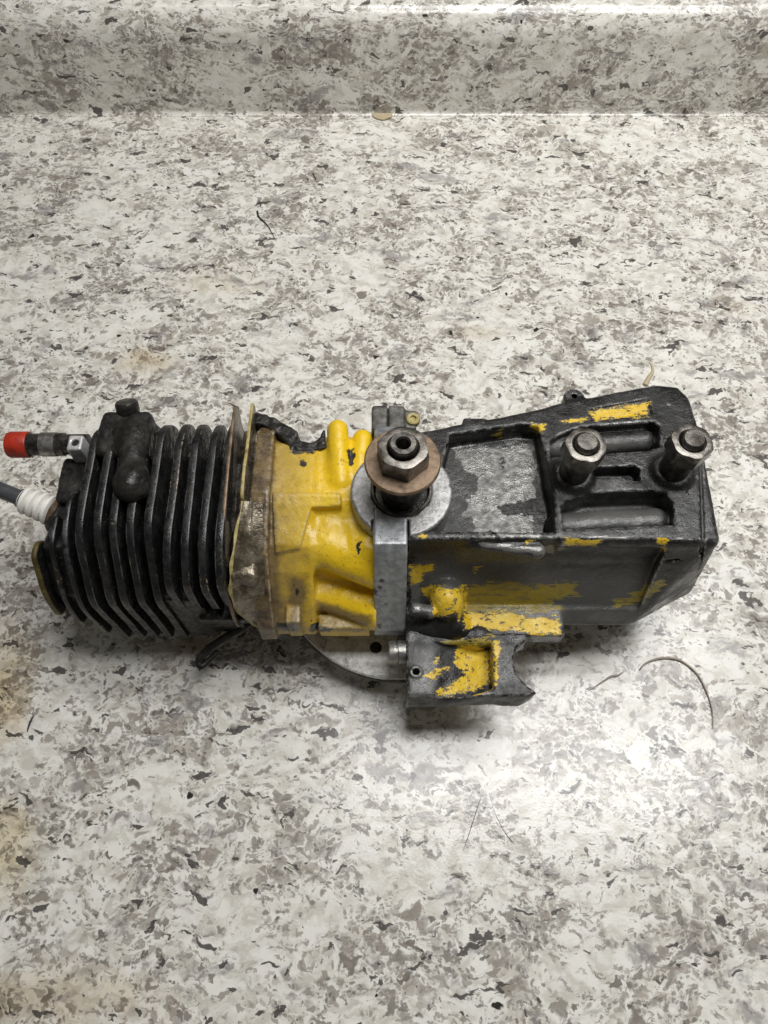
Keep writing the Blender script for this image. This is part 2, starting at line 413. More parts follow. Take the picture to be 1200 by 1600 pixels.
def bare_metal(name, c0, c1, rough=.32, metal=.85, speck=(.03, .025, .02), samt=.7, bs=.2, scale=260):
    n = N(name); p = n.tc.outputs['Object']
    g1 = n.noise(p, scale, 4, .65); g2 = n.noise(p, 900, 3, .6); g3 = n.noise(p, 90, 3, .6)
    col = n.mix(n.ramp(g1, .35, .65), c0, c1)
    col = n.mix(n.math('MULTIPLY', n.ramp(g3, .58, .66), samt), col, speck)
    col = n.mix(n.math('MULTIPLY', n.ramp(g2, .64, .70), samt), col, speck)
    n.P(Base_Color=col, Roughness=n.math('ADD', rough-.1, n.math('MULTIPLY', g1, .3)), Metallic=metal)
    n.bump(n.math('ADD', g2, g1), bs, .0005)
    return n.m
M_YEL = yellow_case(); M_HOUS = housing_paint(); M_FIN = black_oily()
M_FINEDGE = fin_edge()
M_FINO = black_oily('yellowed_fin_edge', (.06, .045, .016), (.16, .12, .035), (.30, .24, .14), .7)
M_BLK = black_oily('greasy_black_crust', (.012, .011, .010), (.034, .031, .027), (.12, .10, .07), .45)
M_STEEL = bare_metal('dull_steel', (.22, .215, .20), (.42, .41, .385), .34)
M_BRIGHT = bare_metal('bright_machined_steel', (.46, .46, .46), (.66, .66, .66), .3, .35, (.30, .295, .29), .4)
M_LUG = bare_metal('grimy_grey_casting', (.06, .057, .05), (.15, .145, .13), .4, .2)
M_NUT = bare_metal('greasy_nut_steel', (.10, .092, .08), (.22, .205, .185), .28, .8, (.045, .035, .028), .6)
M_DSTEEL = bare_metal('dark_oily_steel', (.05, .047, .043), (.15, .14, .125), .30)
M_RUST = bare_metal('rusty_brown_steel', (.13, .085, .05), (.25, .175, .115), .42, .45, (.05, .03, .02), .6)
M_FLANGE = bare_metal('scuffed_blue_grey_aluminium', (.25, .26, .275), (.42, .43, .44), .36, .5, (.028, .026, .024), .85)
M_BOSS = bare_metal('pitted_grey_aluminium', (.27, .27, .265), (.44, .435, .425), .40, .5, (.04, .037, .034), .8, .35, 420)
M_ALU = bare_metal('rough_cast_aluminium', (.58, .57, .545), (.86, .85, .82), .36, .15, (.17, .135, .105), .6, .8, 420)
M_PLATE = bare_metal('oily_brown_sheet', (.085, .068, .045), (.30, .255, .19), .22, .45, (.035, .025, .015), .8, .6, 150)
M_OCHRE = bare_metal('yellowed_sheet_edge', (.30, .23, .07), (.50, .42, .18), .45, 0.0, (.05, .035, .02), .6)

def px_poly(pts, z): return [P(a, b, z) for a, b in pts]

# ---- yellow front half of the crankcase
g = G((-58, 94, 34), (-1, 196, 101), .6)
case_prof = [(102.5, 40), (103, 49), (110, 62), (118, 74), (126, 82), (145, 88.5), (172, 86), (181, 78), (182, 40)]
d = prismx(g, case_prof, -50, -29, 1.5)
d = smin(d, prismx(g, [(105, 40), (106, 45), (115, 54), (122, 66), (131, 80), (145, 86.5), (172, 85), (181, 78), (182, 40)], -40, -3, 1.5), 3.0)
dr = cylz(g, BX, BY, 26.5, 40, 83, 3.0)
dr = smax(dr, g.x+3.0+0*g.y, 1)
d = smin(d, dr, 1.2)
cut = g.x+3.2+0*g.y+0*g.z
d = smin(d, smax(cap(g, (-23, 130, 73.5), (-2, 122, 70), 10.0, 9.5), cut, .8), 5)   # swelling round the bearing
d = smin(d, smax(cap(g, (-25, 116.5, 53), (-1, 110.5, 51.5), 7.4, 10.0), cut, .8), 3.0)   # lobe below it
# raised panel next to the flange
pan = prismz(g, px_poly([(428, 776), (532, 776), (534, 795), (487, 797), (467, 851), (428, 856)], 86), 60, 110, .8)
d = smin(d, np.maximum(pan, prismx(g, [(a, b+1.8) for a, b in case_prof], -50, -3, 1.0)), .8)
# cylinder flange with its step
d = smin(d, prismx(g, [(101, 38), (101.5, 50), (109, 66), (122, 84), (146, 91.5), (176, 90), (186, 80), (187, 38)], -54, -46.5, 1.0), 1.2)
d = smin(d, box(g, -41, -35, 101.4, 112, 41, 60, .8), 1.0)                 # upright rib
d = smin(d, box(g, -28, -6, 101.5, 108, 40.5, 51.5, .8), 1.2)              # flat foot panel
a = P(527, 668, 88); b = P(531, 745, 88)
d = smin(d, cap(g, (a[0], a[1], 86), (b[0], b[1], 84), 4.6), 3)
a = P(566, 678, 88); b = P(560, 735, 88)
d = smin(d, cap(g, (a[0], a[1], 84), (b[0], b[1], 83), 4.2), 2)
a = P(575, 830, 88); b = P(572, 880, 78)
d = smin(d, cap(g, (a[0], a[1], 80), (b[0], b[1], 74), 4.0), 2)
a = P(470, 676, 84)
d = smax(d, -cylz(g, a[0], a[1]+1, 8.5, 60, 110, 1), 2)                    # opening at the back
d += gnoise(g, 6, 3)*.16+gnoise(g, 1.8, 4)*.10
V, F = nets(g, d)
case = mesh('crankcase', V, F, M_YEL, root)
patches(case, V, [[(428, 640), (428, 700), (430, 855), (440, 990), (380, 1000), (380, 640)], [(453, 905), (478, 905), (478, 990), (450, 990)], [(500, 945), (575, 965), (575, 990), (500, 990)]], 'tan')
patches(case, V, [[(455, 690), (500, 690), (500, 708), (455, 708)], [(468, 715), (484, 718), (482, 728), (468, 726)], [(536, 712), (547, 712), (545, 726), (536, 724)], [(552, 842), (562, 845), (560, 872), (552, 866)],
                  [(483, 970), (500, 972), (520, 982), (520, 992), (483, 992)], [(455, 918), (468, 922), (466, 935), (456, 930)], [(545, 695), (552, 695), (552, 725), (547, 725)], [(435, 975), (460, 978), (460, 990), (435, 990)], [(430, 655), (460, 668), (462, 690), (440, 690), (420, 668)]], 'chip')

# ---- strip where the two case halves meet
g = G((-9, 98, 36), (15, 194, 98), .6)
d = prismx(g, [(101.2, 43), (101.6, 48), (119.5, 90.6), (122, 93.2), (170, 93.2), (180, 88), (184, 43)], -4.2, 9.2, .8)
d = np.maximum(d, -cylz(g, BX, BY, 12.4, 60, 110, .2))
d = np.maximum(d, -box(g, -8, 14, 146, 172, 91.0, 99, .3))
d += gnoise(g, 4, 8)*.15
V, F = nets(g, d); strip = mesh('joint_flange', V, F, M_FLANGE, root)

# ---- bearing boss
g = G((-16, 122, 38), (30, 170, 97), .6)
d = cylz(g, BX, BY, 20.6, 40, 92.6, 1.0)
d = np.maximum(d, -box(g, -5.0, 10.0, 120, 133, 88, 99, .1))
d = np.maximum(d, -cylz(g, BX, BY, 12.2, 62, 110, .6))
d += gnoise(g, 3.5, 12)*.16
V, F = nets(g, d); boss = mesh('bearing_boss', V, F, M_BOSS, root)

# ---- block with a screw behind the bearing
g = G((-9, 172, 50), (18, 198, 96), .6)
d = box(g, -5.5, 9, 178, 191, 60, 88, 1.2)
d = smin(d, box(g, 7.5, 14, 180, 190, 60, 86, 1.0), .6)
d = smax(d, -box(g, 1.2, 2.0, 170, 200, 85.5, 95, .2), .4)
d += gnoise(g, 3, 17)*.2
V, F = nets(g, d); blk = mesh('rear_lug', V, F, M_LUG, root)

# ---- rear housing
g = G((5, 92, 34), (146, 214, 100), .6)
zt = 92.0
back = [P(a, b, 90) for a, b in ((690, 665), (842, 636), (872, 626), (1005, 601), (1030, 597), (1062, 601), (1078, 620), (1088, 650))]
right = [(P(1106, 730, 84)[0], P(1106, 730, 84)[1]), P(1119, 800, 80), P(1124, 850, 72), P(1116, 906, 62)]
plan = [(9.5, 106), (109.5, 106), (113, 107)]+right[::-1]+back[::-1]+[(9.5, P(690, 665, 90)[1]-3)]
d = prismz(g, plan, 39, zt, 2.0)
nfront = (0, -52, 17)
front = plane(g, (0, 107, 40), nfront)
d = smax(d, front, 1.6)
d = smax(d, plane(g, (109, 107, 40), (.46, -.88, .083)), 1.6)                   # corner chamfer
ra = P(1118, 815, 90); rb = P(1092, 670, 90)
d = smax(d, plane(g, (ra[0], ra[1], 90), (rb[1]-ra[1], ra[0]-rb[0], 7.0)), 2.5)
d = smax(d, plane(g, (100, 160, 92.3), (-.02, .10, 1)), 2.0)
# recessed front panel between the lip below, the ridge above and the end block
pf = plane(g, (0, 112.5, 50.0), (0, -25.5, 14.2))
pw = smax(smax(smax(10-g.x, g.x-111.5-(g.y-118)*.3+(g.z-60)*.05, 3.0), np.maximum(50.0-g.z, g.y-124.5), 1.5), -pf, 1.5)
d = smax(d, -pw, 1.4)
a = P(742, 851, 90); b = P(866, 862, 90)
d = smin(d, cap(g, (a[0], a[1]+1.5, 87.5), (b[0]-6, b[1]+1.4, 87.5), 2.2, 3.2), 2.0)
a = P(878, 846, 92); b = P(1075, 848, 92)
d = smin(d, cap(g, (a[0], a[1]+2.6, 88.2), (b[0]+10, b[1]+2.6, 88.2), 2.6), 2)
# sunk bare plate beside the bearing
rec = prismz(g, [(16, 128.5), (67, 128), (68.5, 140), (66, 179), (58, 180), P(702, 694, 82)], 79.5, 110, 1.2)
d = smax(d, -rec, 1.6)
# slots in the raised block
sl = prismz(g, px_poly([(860, 690), (875, 680), (905, 668), (1022, 660), (1030, 668), (1030, 700), (1012, 706), (860, 716)], 90), 81, 110, 1.2)
d = smax(d, -sl, 1.2)
a = P(866, 694, 86); b = P(1008, 683, 86)
d = smin(d, cap(g, (a[0], a[1], 82.5), (b[0], b[1], 82.5), 5.0), 1.0)
d = smax(d, -prismz(g, px_poly([(922, 737), (935, 731), (992, 729), (999, 735), (999, 753), (985, 752), (975, 745), (922, 748)], 91), 84, 110, .8), 1.0)
sl = prismz(g, px_poly([(876, 792), (886, 783), (905, 778), (915, 772), (1020, 768), (1040, 772), (1051, 788), (1052, 822), (1034, 822), (880, 828)], 91), 79.5, 110, 1.0)
d = smax(d, -sl, 1.0)
a = P(880, 812, 88); b = P(1028, 806, 88)
d = smin(d, cap(g, (a[0], a[1]-1, 82), (b[0], b[1]-1, 82), 6.2, 6.8), 1.0)
d = smax(d, -prismz(g, px_poly([(921, 638), (1014, 621), (1019, 645), (925, 657)], 90), 88.4, 110, .8), .8)
# line of the end cover
a = P(1055, 604, 90); b = P(1064, 664, 91); c = P(1092, 700, 88); e = P(1094, 910, 70)
for s0, s1 in ((P(1050, 612, 91), P(1063, 662, 91)), (P(1063, 662, 91), P(1093, 720, 91)), (P(1093, 720, 91), P(1093, 855, 88))):
    d = smax(d, -cap(g, (s0[0], s0[1], 92), (s1[0], s1[1], 92), .7), .5)
d = smax(d, -cap(g, (P(1093, 855, 88)[0], P(1093, 855, 88)[1], 91), (P(1093, 908, 58)[0], P(1093, 908, 58)[1]-1, 55), .8), .5)
d = smax(d, -cap(g, (P(1040, 868, 88)[0], 119.5, 80), (143, 127, 84), .6), .4)
# lug on the back, stud bosses
a = P(897, 622, 87); d = smin(d, cylz(g, a[0], a[1], 4.6, 60, 88, 1), 1.5)
d = np.maximum(d, -cylz(g, a[0], a[1]+.5, 1.2, 70, 92, .3))
a = P(742, 655, 90); d = smin(d, box(g, a[0]-5, a[0]+5, a[1]-4, a[1]+1.5, 60, 89, 1), 1)
for q in ((76.8, 153.1), (117.5, 154.6)):
    d = smin(d, cylz(g, q[0], q[1], 7.6, 70, 95, 1.5), 4)
# dip around the studs
d = smin(d, ell(g, (P(697, 938, 56)[0], 112, 56), (7.5, 10, 11)), 3)          # yellow bump near the strip
d = smin(d, box(g, 33, 77, 98.5, 112, 41, 50.5, 1.6), 2.0)                   # ledge
d = smin(d, cap(g, (13, 107, 60), (19, 106, 60), 3.0), 1.0)
d = smin(d, cap(g, (12, 105, 45), (30, 103, 50), 6.0), 3.0)                   # web to the bracket
d += gnoise(g, 9, 21)*.16+gnoise(g, 2.0, 22)*.10
V, F = nets(g, d)
hous = mesh('rear_housing', V, F, M_HOUS, root)
patches(hous, V, [[(643, 888), (676, 884), (678, 893), (664, 898), (660, 915), (645, 916)],
                  [(660, 922), (678, 912), (712, 916), (735, 920), (730, 950), (712, 962), (680, 968), (672, 940)],
                  [(728, 955), (800, 955), (822, 962), (870, 962), (874, 988), (828, 992), (820, 984), (728, 984)],
                  [(880, 838), (934, 847), (930, 856), (884, 856)], [(1030, 842), (1041, 838), (1041, 858), (1034, 862), (1026, 852)],
                  [(922, 640), (1014, 624), (1016, 646), (930, 654)], [(826, 664), (850, 659), (848, 668), (840, 676), (828, 672)], [(772, 684), (788, 674), (786, 684)],
                  [(728, 945), (722, 972), (716, 960)], [(656, 832), (664, 834), (662, 842)], [(824, 844), (834, 846), (826, 850)], [(880, 655), (915, 648), (905, 655)], [(740, 889), (747, 890), (745, 897), (739, 895)]], 'yellow')
patches(hous, V, [[(722, 922), (770, 912), (830, 918), (898, 914), (902, 934), (860, 940), (880, 950), (800, 956), (728, 955)], [(958, 944), (985, 932), (1012, 922), (1040, 906), (1042, 916), (1012, 934), (990, 946), (965, 952)]], 'olive')
patches(hous, V, [[(712, 698), (735, 695), (800, 697), (836, 690), (840, 780), (845, 845), (800, 842), (742, 838), (745, 808), (724, 800), (742, 768), (752, 745), (735, 738), (716, 715)],
                  [(788, 680), (815, 676), (812, 688), (790, 690)]], 'silver')
patches(hous, V, [[(738, 846), (800, 851), (864, 856), (864, 869), (800, 866), (750, 856)], [(880, 836), (1085, 840), (1085, 845), (880, 842)], [(825, 994), (872, 990), (874, 1006), (830, 1006)], [(640, 890), (655, 892), (655, 960), (642, 960)], [(870, 862), (876, 845), (880, 860)]], 'rubbed')
patches(hous, V, [[(780, 790), (800, 782), (840, 775), (842, 800), (790, 804)], [(785, 712), (792, 712), (790, 726), (780, 722)], [(757, 773), (768, 772), (765, 782)], [(757, 838), (775, 828), (785, 842)]], 'black')
patches(hous, V, [[(650, 870), (760, 862), (860, 872), (960, 880), (1030, 885), (1020, 930), (990, 975), (880, 975), (760, 950), (650, 960)], [(880, 790), (1030, 785), (1034, 815), (885, 822)], [(862, 690), (1010, 678), (1010, 700), (864, 712)]], 'grey')

# ---- bracket on the flywheel side
g = G((5, 62, 14), (72, 110, 60), .6)
zb = 50
bp = px_poly([(634, 985), (700, 968), (735, 985), (822, 986), (824, 1000), (808, 1010), (802, 1028), (806, 1050), (818, 1066), (839, 1082), (817, 1094), (780, 1091), (700, 1094), (636, 1094)], zb)
d = prismz(g, bp, 37, zb, 1.0)
d = smax(d, plane(g, (30, 73.5, 50), (0, -1, .22)), 1.0)
pk = prismz(g, px_poly([(640, 1003), (700, 1006), (768, 1003), (772, 1076), (735, 1086), (640, 1088)], zb), 40, 70, 1.2)
tilt = plane(g, (19, 85, 50), (-.40, .06, -1))                             # floor of the pocket falls to the right
d = smax(d, -np.maximum(pk, tilt), 1.6)
a = P(650, 1050, 50); d = smin(d, cylz(g, a[0], a[1], 2.6, 40, 50.6, .4), .4)
d = np.maximum(d, -cylz(g, a[0], a[1], 1.5, 40, 60, .2))
d = smin(d, cap(g, (11, 100, 40), (40, 100, 46), 5.5), 3)
d += gnoise(g, 5, 31)*.25+gnoise(g, 2.2, 32)*.1
V, F = nets(g, d)
brk = mesh('mounting_bracket', V, F, M_HOUS, root)
patches(brk, V, [[(715, 1012), (742, 1010), (766, 1030), (768, 1076), (742, 1084), (690, 1090), (682, 1078), (712, 1066), (732, 1048), (712, 1036)], [(680, 1030), (690, 1022), (685, 1038)], [(668, 1052), (690, 1040), (704, 1044), (676, 1060)], [(772, 995), (780, 1000), (778, 1070), (770, 1070)]], 'yellow')
patches(brk, V, [[(690, 1000), (770, 992), (775, 1015), (720, 1015)]], 'olive')
patches(brk, V, [[(636, 1085), (690, 1088), (690, 1093), (636, 1092)], [(690, 1078), (745, 1070), (748, 1084), (690, 1092)]], 'rubbed')
patches(brk, V, [[(0, 0), (1, 0), (1, 1)]], 'silver'); patches(brk, V, [[(755, 1085), (810, 1068), (812, 1085), (760, 1090)], [(634, 1097), (816, 1098), (812, 1125), (636, 1125)]], 'black')
patches(brk, V, [[(645, 1010), (685, 1010), (685, 1070), (645, 1075)]], 'grey')

# ------------------------------------------------------------------ turned and cut pieces (bmesh)
def lathe(prof, axis_a, axis_b, seg=40):
    """prof = (radius, t mm along axis from a towards b)"""
    a = Vector(axis_a); ax = (Vector(axis_b)-a).normalized()
    u = ax.orthogonal().normalized(); v = ax.cross(u)
    V = []; F = []
    for r, t in prof:
        for i in range(seg):
            th = 2*math.pi*i/seg; V.append(tuple(a+ax*t+(u*math.cos(th)+v*math.sin(th))*max(r, 1e-3)))
    for j in range(len(prof)-1):
        for i in range(seg):
            k = (i+1) % seg; F.append((j*seg+i, j*seg+k, (j+1)*seg+k, (j+1)*seg+i))
    F.append(tuple(range(seg-1, -1, -1))); F.append(tuple((len(prof)-1)*seg+i for i in range(seg)))
    return V, F
def add_auto(o, ang=35):
    o.data.set_sharp_from_angle(angle=math.radians(ang))
def turned(name, prof, a, b, mat, parent, seg=40):
    V, F = lathe(prof, a, b, seg); o = mesh(name, V, F, mat, parent); add_auto(o); return o
def hexnut(name, c, z0, z1, af, bore, mat, parent, rot=0.0, ch=1.2):
    """hexagon nut round a vertical axis: chamfered corners, open bore"""
    seg = 48; V = []; F = []
    def ring(fr, z):
        for i in range(seg):
            th = 2*math.pi*i/seg+rot; r = fr(th-rot); V.append((c[0]+r*math.cos(th), c[1]+r*math.sin(th), z))
    hx = lambda th: (af/2)/math.cos(((th+math.pi/6) % (math.pi/3))-math.pi/6)
    R = af/2
    ring(lambda t: bore, z0); ring(lambda t: min(hx(t), R*1.03), z0); ring(lambda t: hx(t), z0+ch*.6); ring(lambda t: hx(t), z1-ch)
    ring(lambda t: min(hx(t), R*1.05), z1-.25); ring(lambda t: R*.93, z1); ring(lambda t: bore+.7, z1); ring(lambda t: bore, z1-.7); ring(lambda t: bore, z0)
    for j in range(8):
        for i in range(seg):
            k = (i+1) % seg; F.append((j*seg+i, j*seg+k, (j+1)*seg+k, (j+1)*seg+i))
    o = mesh(name, V, F, mat, parent); add_auto(o, 28); return o

# crankshaft end, seal, washer and nut
turned('oil_seal', [(8.6, 0), (8.6, 1.0), (10.4, 1.2), (10.8, 3.2), (11.4, 4.2), (12.0, 4.2), (12.3, 3.4), (12.3, -12), (8.6, -12)], (BX, BY, 90), (BX, BY, 100), M_DSTEEL, root, 56)
crank = turned('crankshaft', [(4.2, -30), (8.2, -30), (8.2, 16), (7.6, 16.6), (9.6, 17), (9.6, 23), (6.2, 23.2), (5.2, 23.6), (5.2, 37.6), (4.6, 38.4), (2.9, 38.4), (2.3, 37.6), (2.1, 30), (.1, 30)], (BX, BY, 90), (BX, BY, 140), M_DSTEEL, root, 56)
turned('washer', [(5.4, 0), (13.9, 0), (14.5, .5), (14.5, 1.5), (14.0, 2.0), (5.4, 2.2)], (BX, BY, 114.4), (BX, BY, 120), M_RUST, crank, 56)
hexnut('hex_nut', (BX, BY), 116.5, 125.6, 17.4, 5.5, M_NUT, crank, .2)
turned('shaft_end', [(2.4, 0), (4.7, 0), (5.3, -.7), (5.3, -4)], (BX, BY, 128.6), (BX, BY, 140), M_RUST, crank, 40) if False else None
# bar studs
for sx, sy in ((76.8, 153.1), (117.5, 154.6)):
    s = turned('bar_stud', [(6.0, -8), (6.0, 15.4), (4.4, 15.5), (4.4, 25.2), (3.7, 26.2), (.1, 26.3)], (sx, sy, 92), (sx, sy, 120), M_DSTEEL, root, 32)
    hexnut('hex_nut', (sx, sy), 107.5, 116.2, 14.8, 4.7, M_NUT, s, random.random(), 1.4)

# flywheel under the case
fw = turned('flywheel', [(9, 0.2), (44, 0.2), (46, 3), (47, 14), (57, 15.5), (58.2, 16.5), (58.2, 19), (57.6, 19.8), (56.6, 20.1), (36, 20.4), (34, 19.5), (33, 16), (22, 16), (20, 24), (9, 24)], (BX, BY, 0), (BX, BY, 10), M_ALU, root, 96)
turned('rim_band', [(56, 14.9), (58.6, 15.4), (58.9, 16), (58.9, 18.6), (58.4, 19.2), (56, 19.2)], (BX, BY, 0), (BX, BY, 10), M_DSTEEL, fw, 96)
for k in range(8):
    th = k*math.pi/4-1.815; c = (BX+44.5*math.cos(th), BY+44.5*math.sin(th))
    turned('hole_shade_disc', [(2.9, 0), (2.9, .35), (2.6, .45), (.1, .45)], (c[0], c[1], 19.9), (c[0], c[1], 30), M_BLK, fw, 20)  # solid black disc, its colour standing for the shade inside a hole
a = P(606, 1018, 46); b = P(640, 1016, 46)
turned('coupling_pin', [(3.6, 0), (4.8, .5), (5.0, 1.2), (5.0, 3.4), (4.2, 3.6), (4.2, 4.2), (5.0, 4.5), (5.0, 11)], (a[0], a[1], 44), (b[0], b[1], 44), M_STEEL, root, 28)
# small screw in the flange
a = P(585, 952, 52); turned('screw', [(.1, 0), (2.6, 0), (2.9, .4), (2.9, 4)], (-5.5, a[1]-1, 54), (2, a[1]-1, 54), M_DSTEEL, root, 20)
a = P(640, 652, 88)
sc_ = turned('screw', [(3.0, 0), (3.0, 2.6), (2.6, 3.0), (1.4, 3.0), (1.3, 2.0), (.1, 2.0)], (a[0]+1.6, a[1], 84.5), (a[0]+1.6, a[1], 99), M_OCHRE, root, 20)

# ------------------------------------------------------------------ finned cylinder
def round_poly(pts, r, n=5):
    out = []; m = len(pts)
    for i in range(m):
        p0, p1, p2 = (Vector(pts[i-1]), Vector(pts[i]), Vector(pts[(i+1) % m]))
        rr = r[i] if isinstance(r, (list, tuple)) else r
        a = (p0-p1); b = (p2-p1); rr = min(rr, a.length*.45, b.length*.45)
        a = p1+a.normalized()*rr; b = p1+b.normalized()*rr
        for k in range(n+1):
            t = k/n; out.append(tuple(a*(1-t)**2+p1*2*t*(1-t)+b*t*t))
    return out
def resample(pts, step=2.0):
    out = []
    for i in range(len(pts)):
        a = Vector(pts[i]); b = Vector(pts[(i+1) % len(pts)]); k = max(1, int((b-a).length/step))
        for j in range(k): out.append(tuple(a+(b-a)*j/k))
    return out
def fin(name, x, outline, th, parent, lean=0.0, bev=.55, mats=None, wob=.25, seed=0, bend=None, split=False):
    """thin plate across the cylinder axis, rounded rim; outline in (Y, Z)"""
    rs = random.Random(seed); pts = resample(outline)
    if Vector(pts[0]).length and sum((pts[i-1][0]*pts[i][1]-pts[i][0]*pts[i-1][1]) for i in range(len(pts))) < 0: pts = pts[::-1]
    k = len(pts); ph = [rs.uniform(0, 6) for _ in range(3)]
    nr = []
    for i in range(k):
        t = (Vector(pts[(i+1) % k])-Vector(pts[i-1])).normalized(); nr.append(Vector((t.y, -t.x)))
    jit = [wob*(math.sin(i*.21+ph[0])*.5+math.sin(i*.63+ph[1])*.3+rs.uniform(-.35, .35)) for i in range(k)]
    V = []; F = []; MI = []
    for off, dx in ((-bev*1.6, -th/2), (-bev*.4, -th/2+bev*.25), (0, -th/2+bev), (0, th/2-bev), (-bev*.4, th/2-bev*.25), (-bev*1.6, th/2)):
        for i in range(k):
            p = Vector(pts[i])+nr[i]*(off+jit[i])
            bx = bend(p.x, p.y) if bend else 0.0
            V.append((x+dx+lean*(p.y-60)+bx+.18*math.sin(i*.17+ph[2]), p.x, p.y))
    for j in range(5):
        for i in range(k):
            q = (i+1) % k; F.append((j*k+i, j*k+q, (j+1)*k+q, (j+1)*k+i)); MI.append(1 if (j in (1, 3) or not split) else 0)
    F.append(tuple(range(k-1, -1, -1))); MI.append(0); F.append(tuple(5*k+i for i in range(k))); MI.append(0)
    o = mesh(name, V, F, mats or [M_FIN, M_FINEDGE], parent)
    o.data.polygons.foreach_set('material_index', MI)
    o.data.set_sharp_from_angle(angle=math.radians(50)); return o

g = G((-150, 104, 14), (-52, 190, 100), .9)
ins = [(119, 30), (119, 60), (134, 79), (166, 81), (173, 74), (173, 32), (150, 24)]
d = prismx(g, ins, -120, -54, 4)
d = smin(d, prismx(g, [(112.5, 40), (113.5, 60), (127, 80), (150, 74), (172, 66), (172, 36), (150, 28)], -141, -112, 5), 3)
d += gnoise(g, 4, 81)*.4
V, F = nets(g, d); cyl = mesh('cylinder', V, F, M_FIN, root)
big = round_poly([(107, 20), (107, 68), (127, 96), (172, 98), (184, 84), (184, 24), (150, 14)], [4, 6, 9, 9, 10, 8, 20])
small = round_poly([(111, 50), (107.5, 60), (107.5, 82), (122, 94), (170, 96), (184, 86), (184, 24), (150, 14), (122, 20), (118, 50)], [2, 3, 7, 8, 10, 11, 8, 10, 3, 1])
for i, px in enumerate((130, 160, 183, 210, 238)):
    xx = (px-600)*.2547
    fin('cooling_fin', xx, big if px > 150 else [(a, b-1.5) for a, b in big], 3.3, cyl, split=True, seed=i)
for i, px in enumerate((268, 295, 322, 348)):
    fin('cooling_fin', (px-600)*.2547, [(a, b+[0, .3, -.4, .2][i]) for a, b in small], 3.3, cyl, split=True, seed=20+i)
# domed head: plates get lower towards the plug
fin('cooling_fin', -126.5, round_poly([(107, 24), (107, 62), (124, 90), (146, 92), (158, 74), (182, 68), (182, 26), (150, 18)], [6, 8, 10, 8, 8, 10, 10, 20]), 2.2, cyl, seed=41)
fin('cooling_fin', -134.5, round_poly([(107.5, 36), (110, 58), (126, 84), (140, 84), (141, 60), (176, 60), (178, 32), (150, 24)], [6, 8, 8, 2, 6, 8, 8, 20]), 2.2, cyl, seed=42)
fin('cooling_fin', -142.0, round_poly([(108, 44), (112, 64), (123, 80), (130, 79), (136, 66), (140, 52), (170, 50), (172, 36), (145, 30)], [6, 7, 3, 3, 6, 6, 6, 6, 20]), 2.2, cyl, seed=43, mats=[M_FIN, M_FINO])
# lumps of the casting on top: block, cross tube, boss, cap
def lump(name, f, lo, hi, mat, parent, h=.7, seed=1, amp=.3):
    g = G(lo, hi, h); d = f(g)+gnoise(g, 3.5, seed)*amp+gnoise(g, 1.5, seed+1)*amp*.8
    V, F = nets(g, d); return mesh(name, V, F, mat, parent)
t0 = P(203, 668, 101); t1 = P(203, 752, 101)
lump('head_casting', lambda g: smin(smin(box(g, -118.5, -97, 160, 182, 80, 98, 3), cap(g, (t0[0], t0[1], 95), (t1[0], t1[1], 97), 5.6), 4),
     smin(ell(g, (P(203, 750, 100)[0], P(203, 750, 100)[1], 97), (7.6, 8.2, 8.0)), box(g, -118, -108, 172, 183, 76, 94, 3), .5), 2.0), (-136, 138, 70), (-88, 190, 110), M_BLK, cyl, seed=51)
lump('plug_boss', lambda g: smin(box(g, -139, -120, 148, 170, 58, 80, 2.5), cap(g, (-128, 148, 62), (-139, 147.5, 62.5), 9.5), 3), (-150, 134, 48), (-114, 176, 86), M_BLK, cyl, seed=55)
cap0 = P(200, 652, 97)
turned('bolt_head', [(3.8, 0), (3.8, 5), (4.6, 5.2), (4.8, 6.2), (4.8, 9.5), (4.2, 10.4), (.1, 10.6)], (P(200, 660, 95)[0], P(200, 660, 95)[1]+1.5, 91), (P(200, 660, 95)[0]-.4, P(200, 660, 95)[1]+5.6, 97), M_BLK, cyl, 28)

# tube with red cap and square collar
tz = 84; a = P(20, 695, tz); b = P(135, 694, tz)
tube = turned('fitting_tube', [(3.4, 6), (5.0, 6.2), (5.3, 7), (5.3, 9.4), (4.8, 9.7), (4.8, 16), (5.0, 16.3), (5.0, 24), (4.4, 24.3), (4.4, 34)], (a[0]-1.5, a[1], tz), (b[0], b[1], tz), M_DSTEEL, root, 40)
n = N('red_vinyl_cap'); p = n.tc.outputs['Object']; gg = n.noise(p, 300, 4, .6)
n.P(Base_Color=n.mix(n.ramp(gg, .4, .75), (.46, .030, .012), (.22, .022, .012)), Roughness=.42); n.bump(gg, .15, .0004); M_RED = n.m
turned('red_cap', [(.1, 0), (4.4, 0), (5.3, .5), (5.7, 1.6), (5.7, 9.0), (5.5, 9.4), (4.9, 9.4)], (a[0]-2, a[1], tz), (b[0], b[1], tz), M_RED, tube, 40)
bar = turned('tube_highlight', [(4.8, 0), (5.25, .2), (5.25, 6.6), (4.8, 6.8)], (P(66, 694, tz)[0], a[1]+(b[1]-a[1])*.46, tz), (b[0], b[1], tz), M_STEEL, tube, 36)  # lighter steel ring stands in for the highlight on the black tube
g = G((-138, 160, 76), (-114, 186, 98), .5)
cx, cy = P(119, 693, tz+6)
d = box(g, cx-3.3, cx+2.9, cy-3.6, cy+3.6, tz-4, tz+7.0, .5); d = np.maximum(d, -cylz(g, cx-.2, cy, 1.6, tz+3, 110, .2))
V, F = nets(g, d); mesh('square_collar', V, F, M_BRIGHT, tube)
turned('bore_shade_disc', [(.1, 0), (1.7, 0), (1.7, 2.0), (.1, 2.1)], (cx-.2, cy, tz+4), (cx-.2, cy, tz+20), M_BLK, tube, 16)  # black disc paints in the shade at the bottom of the collar hole

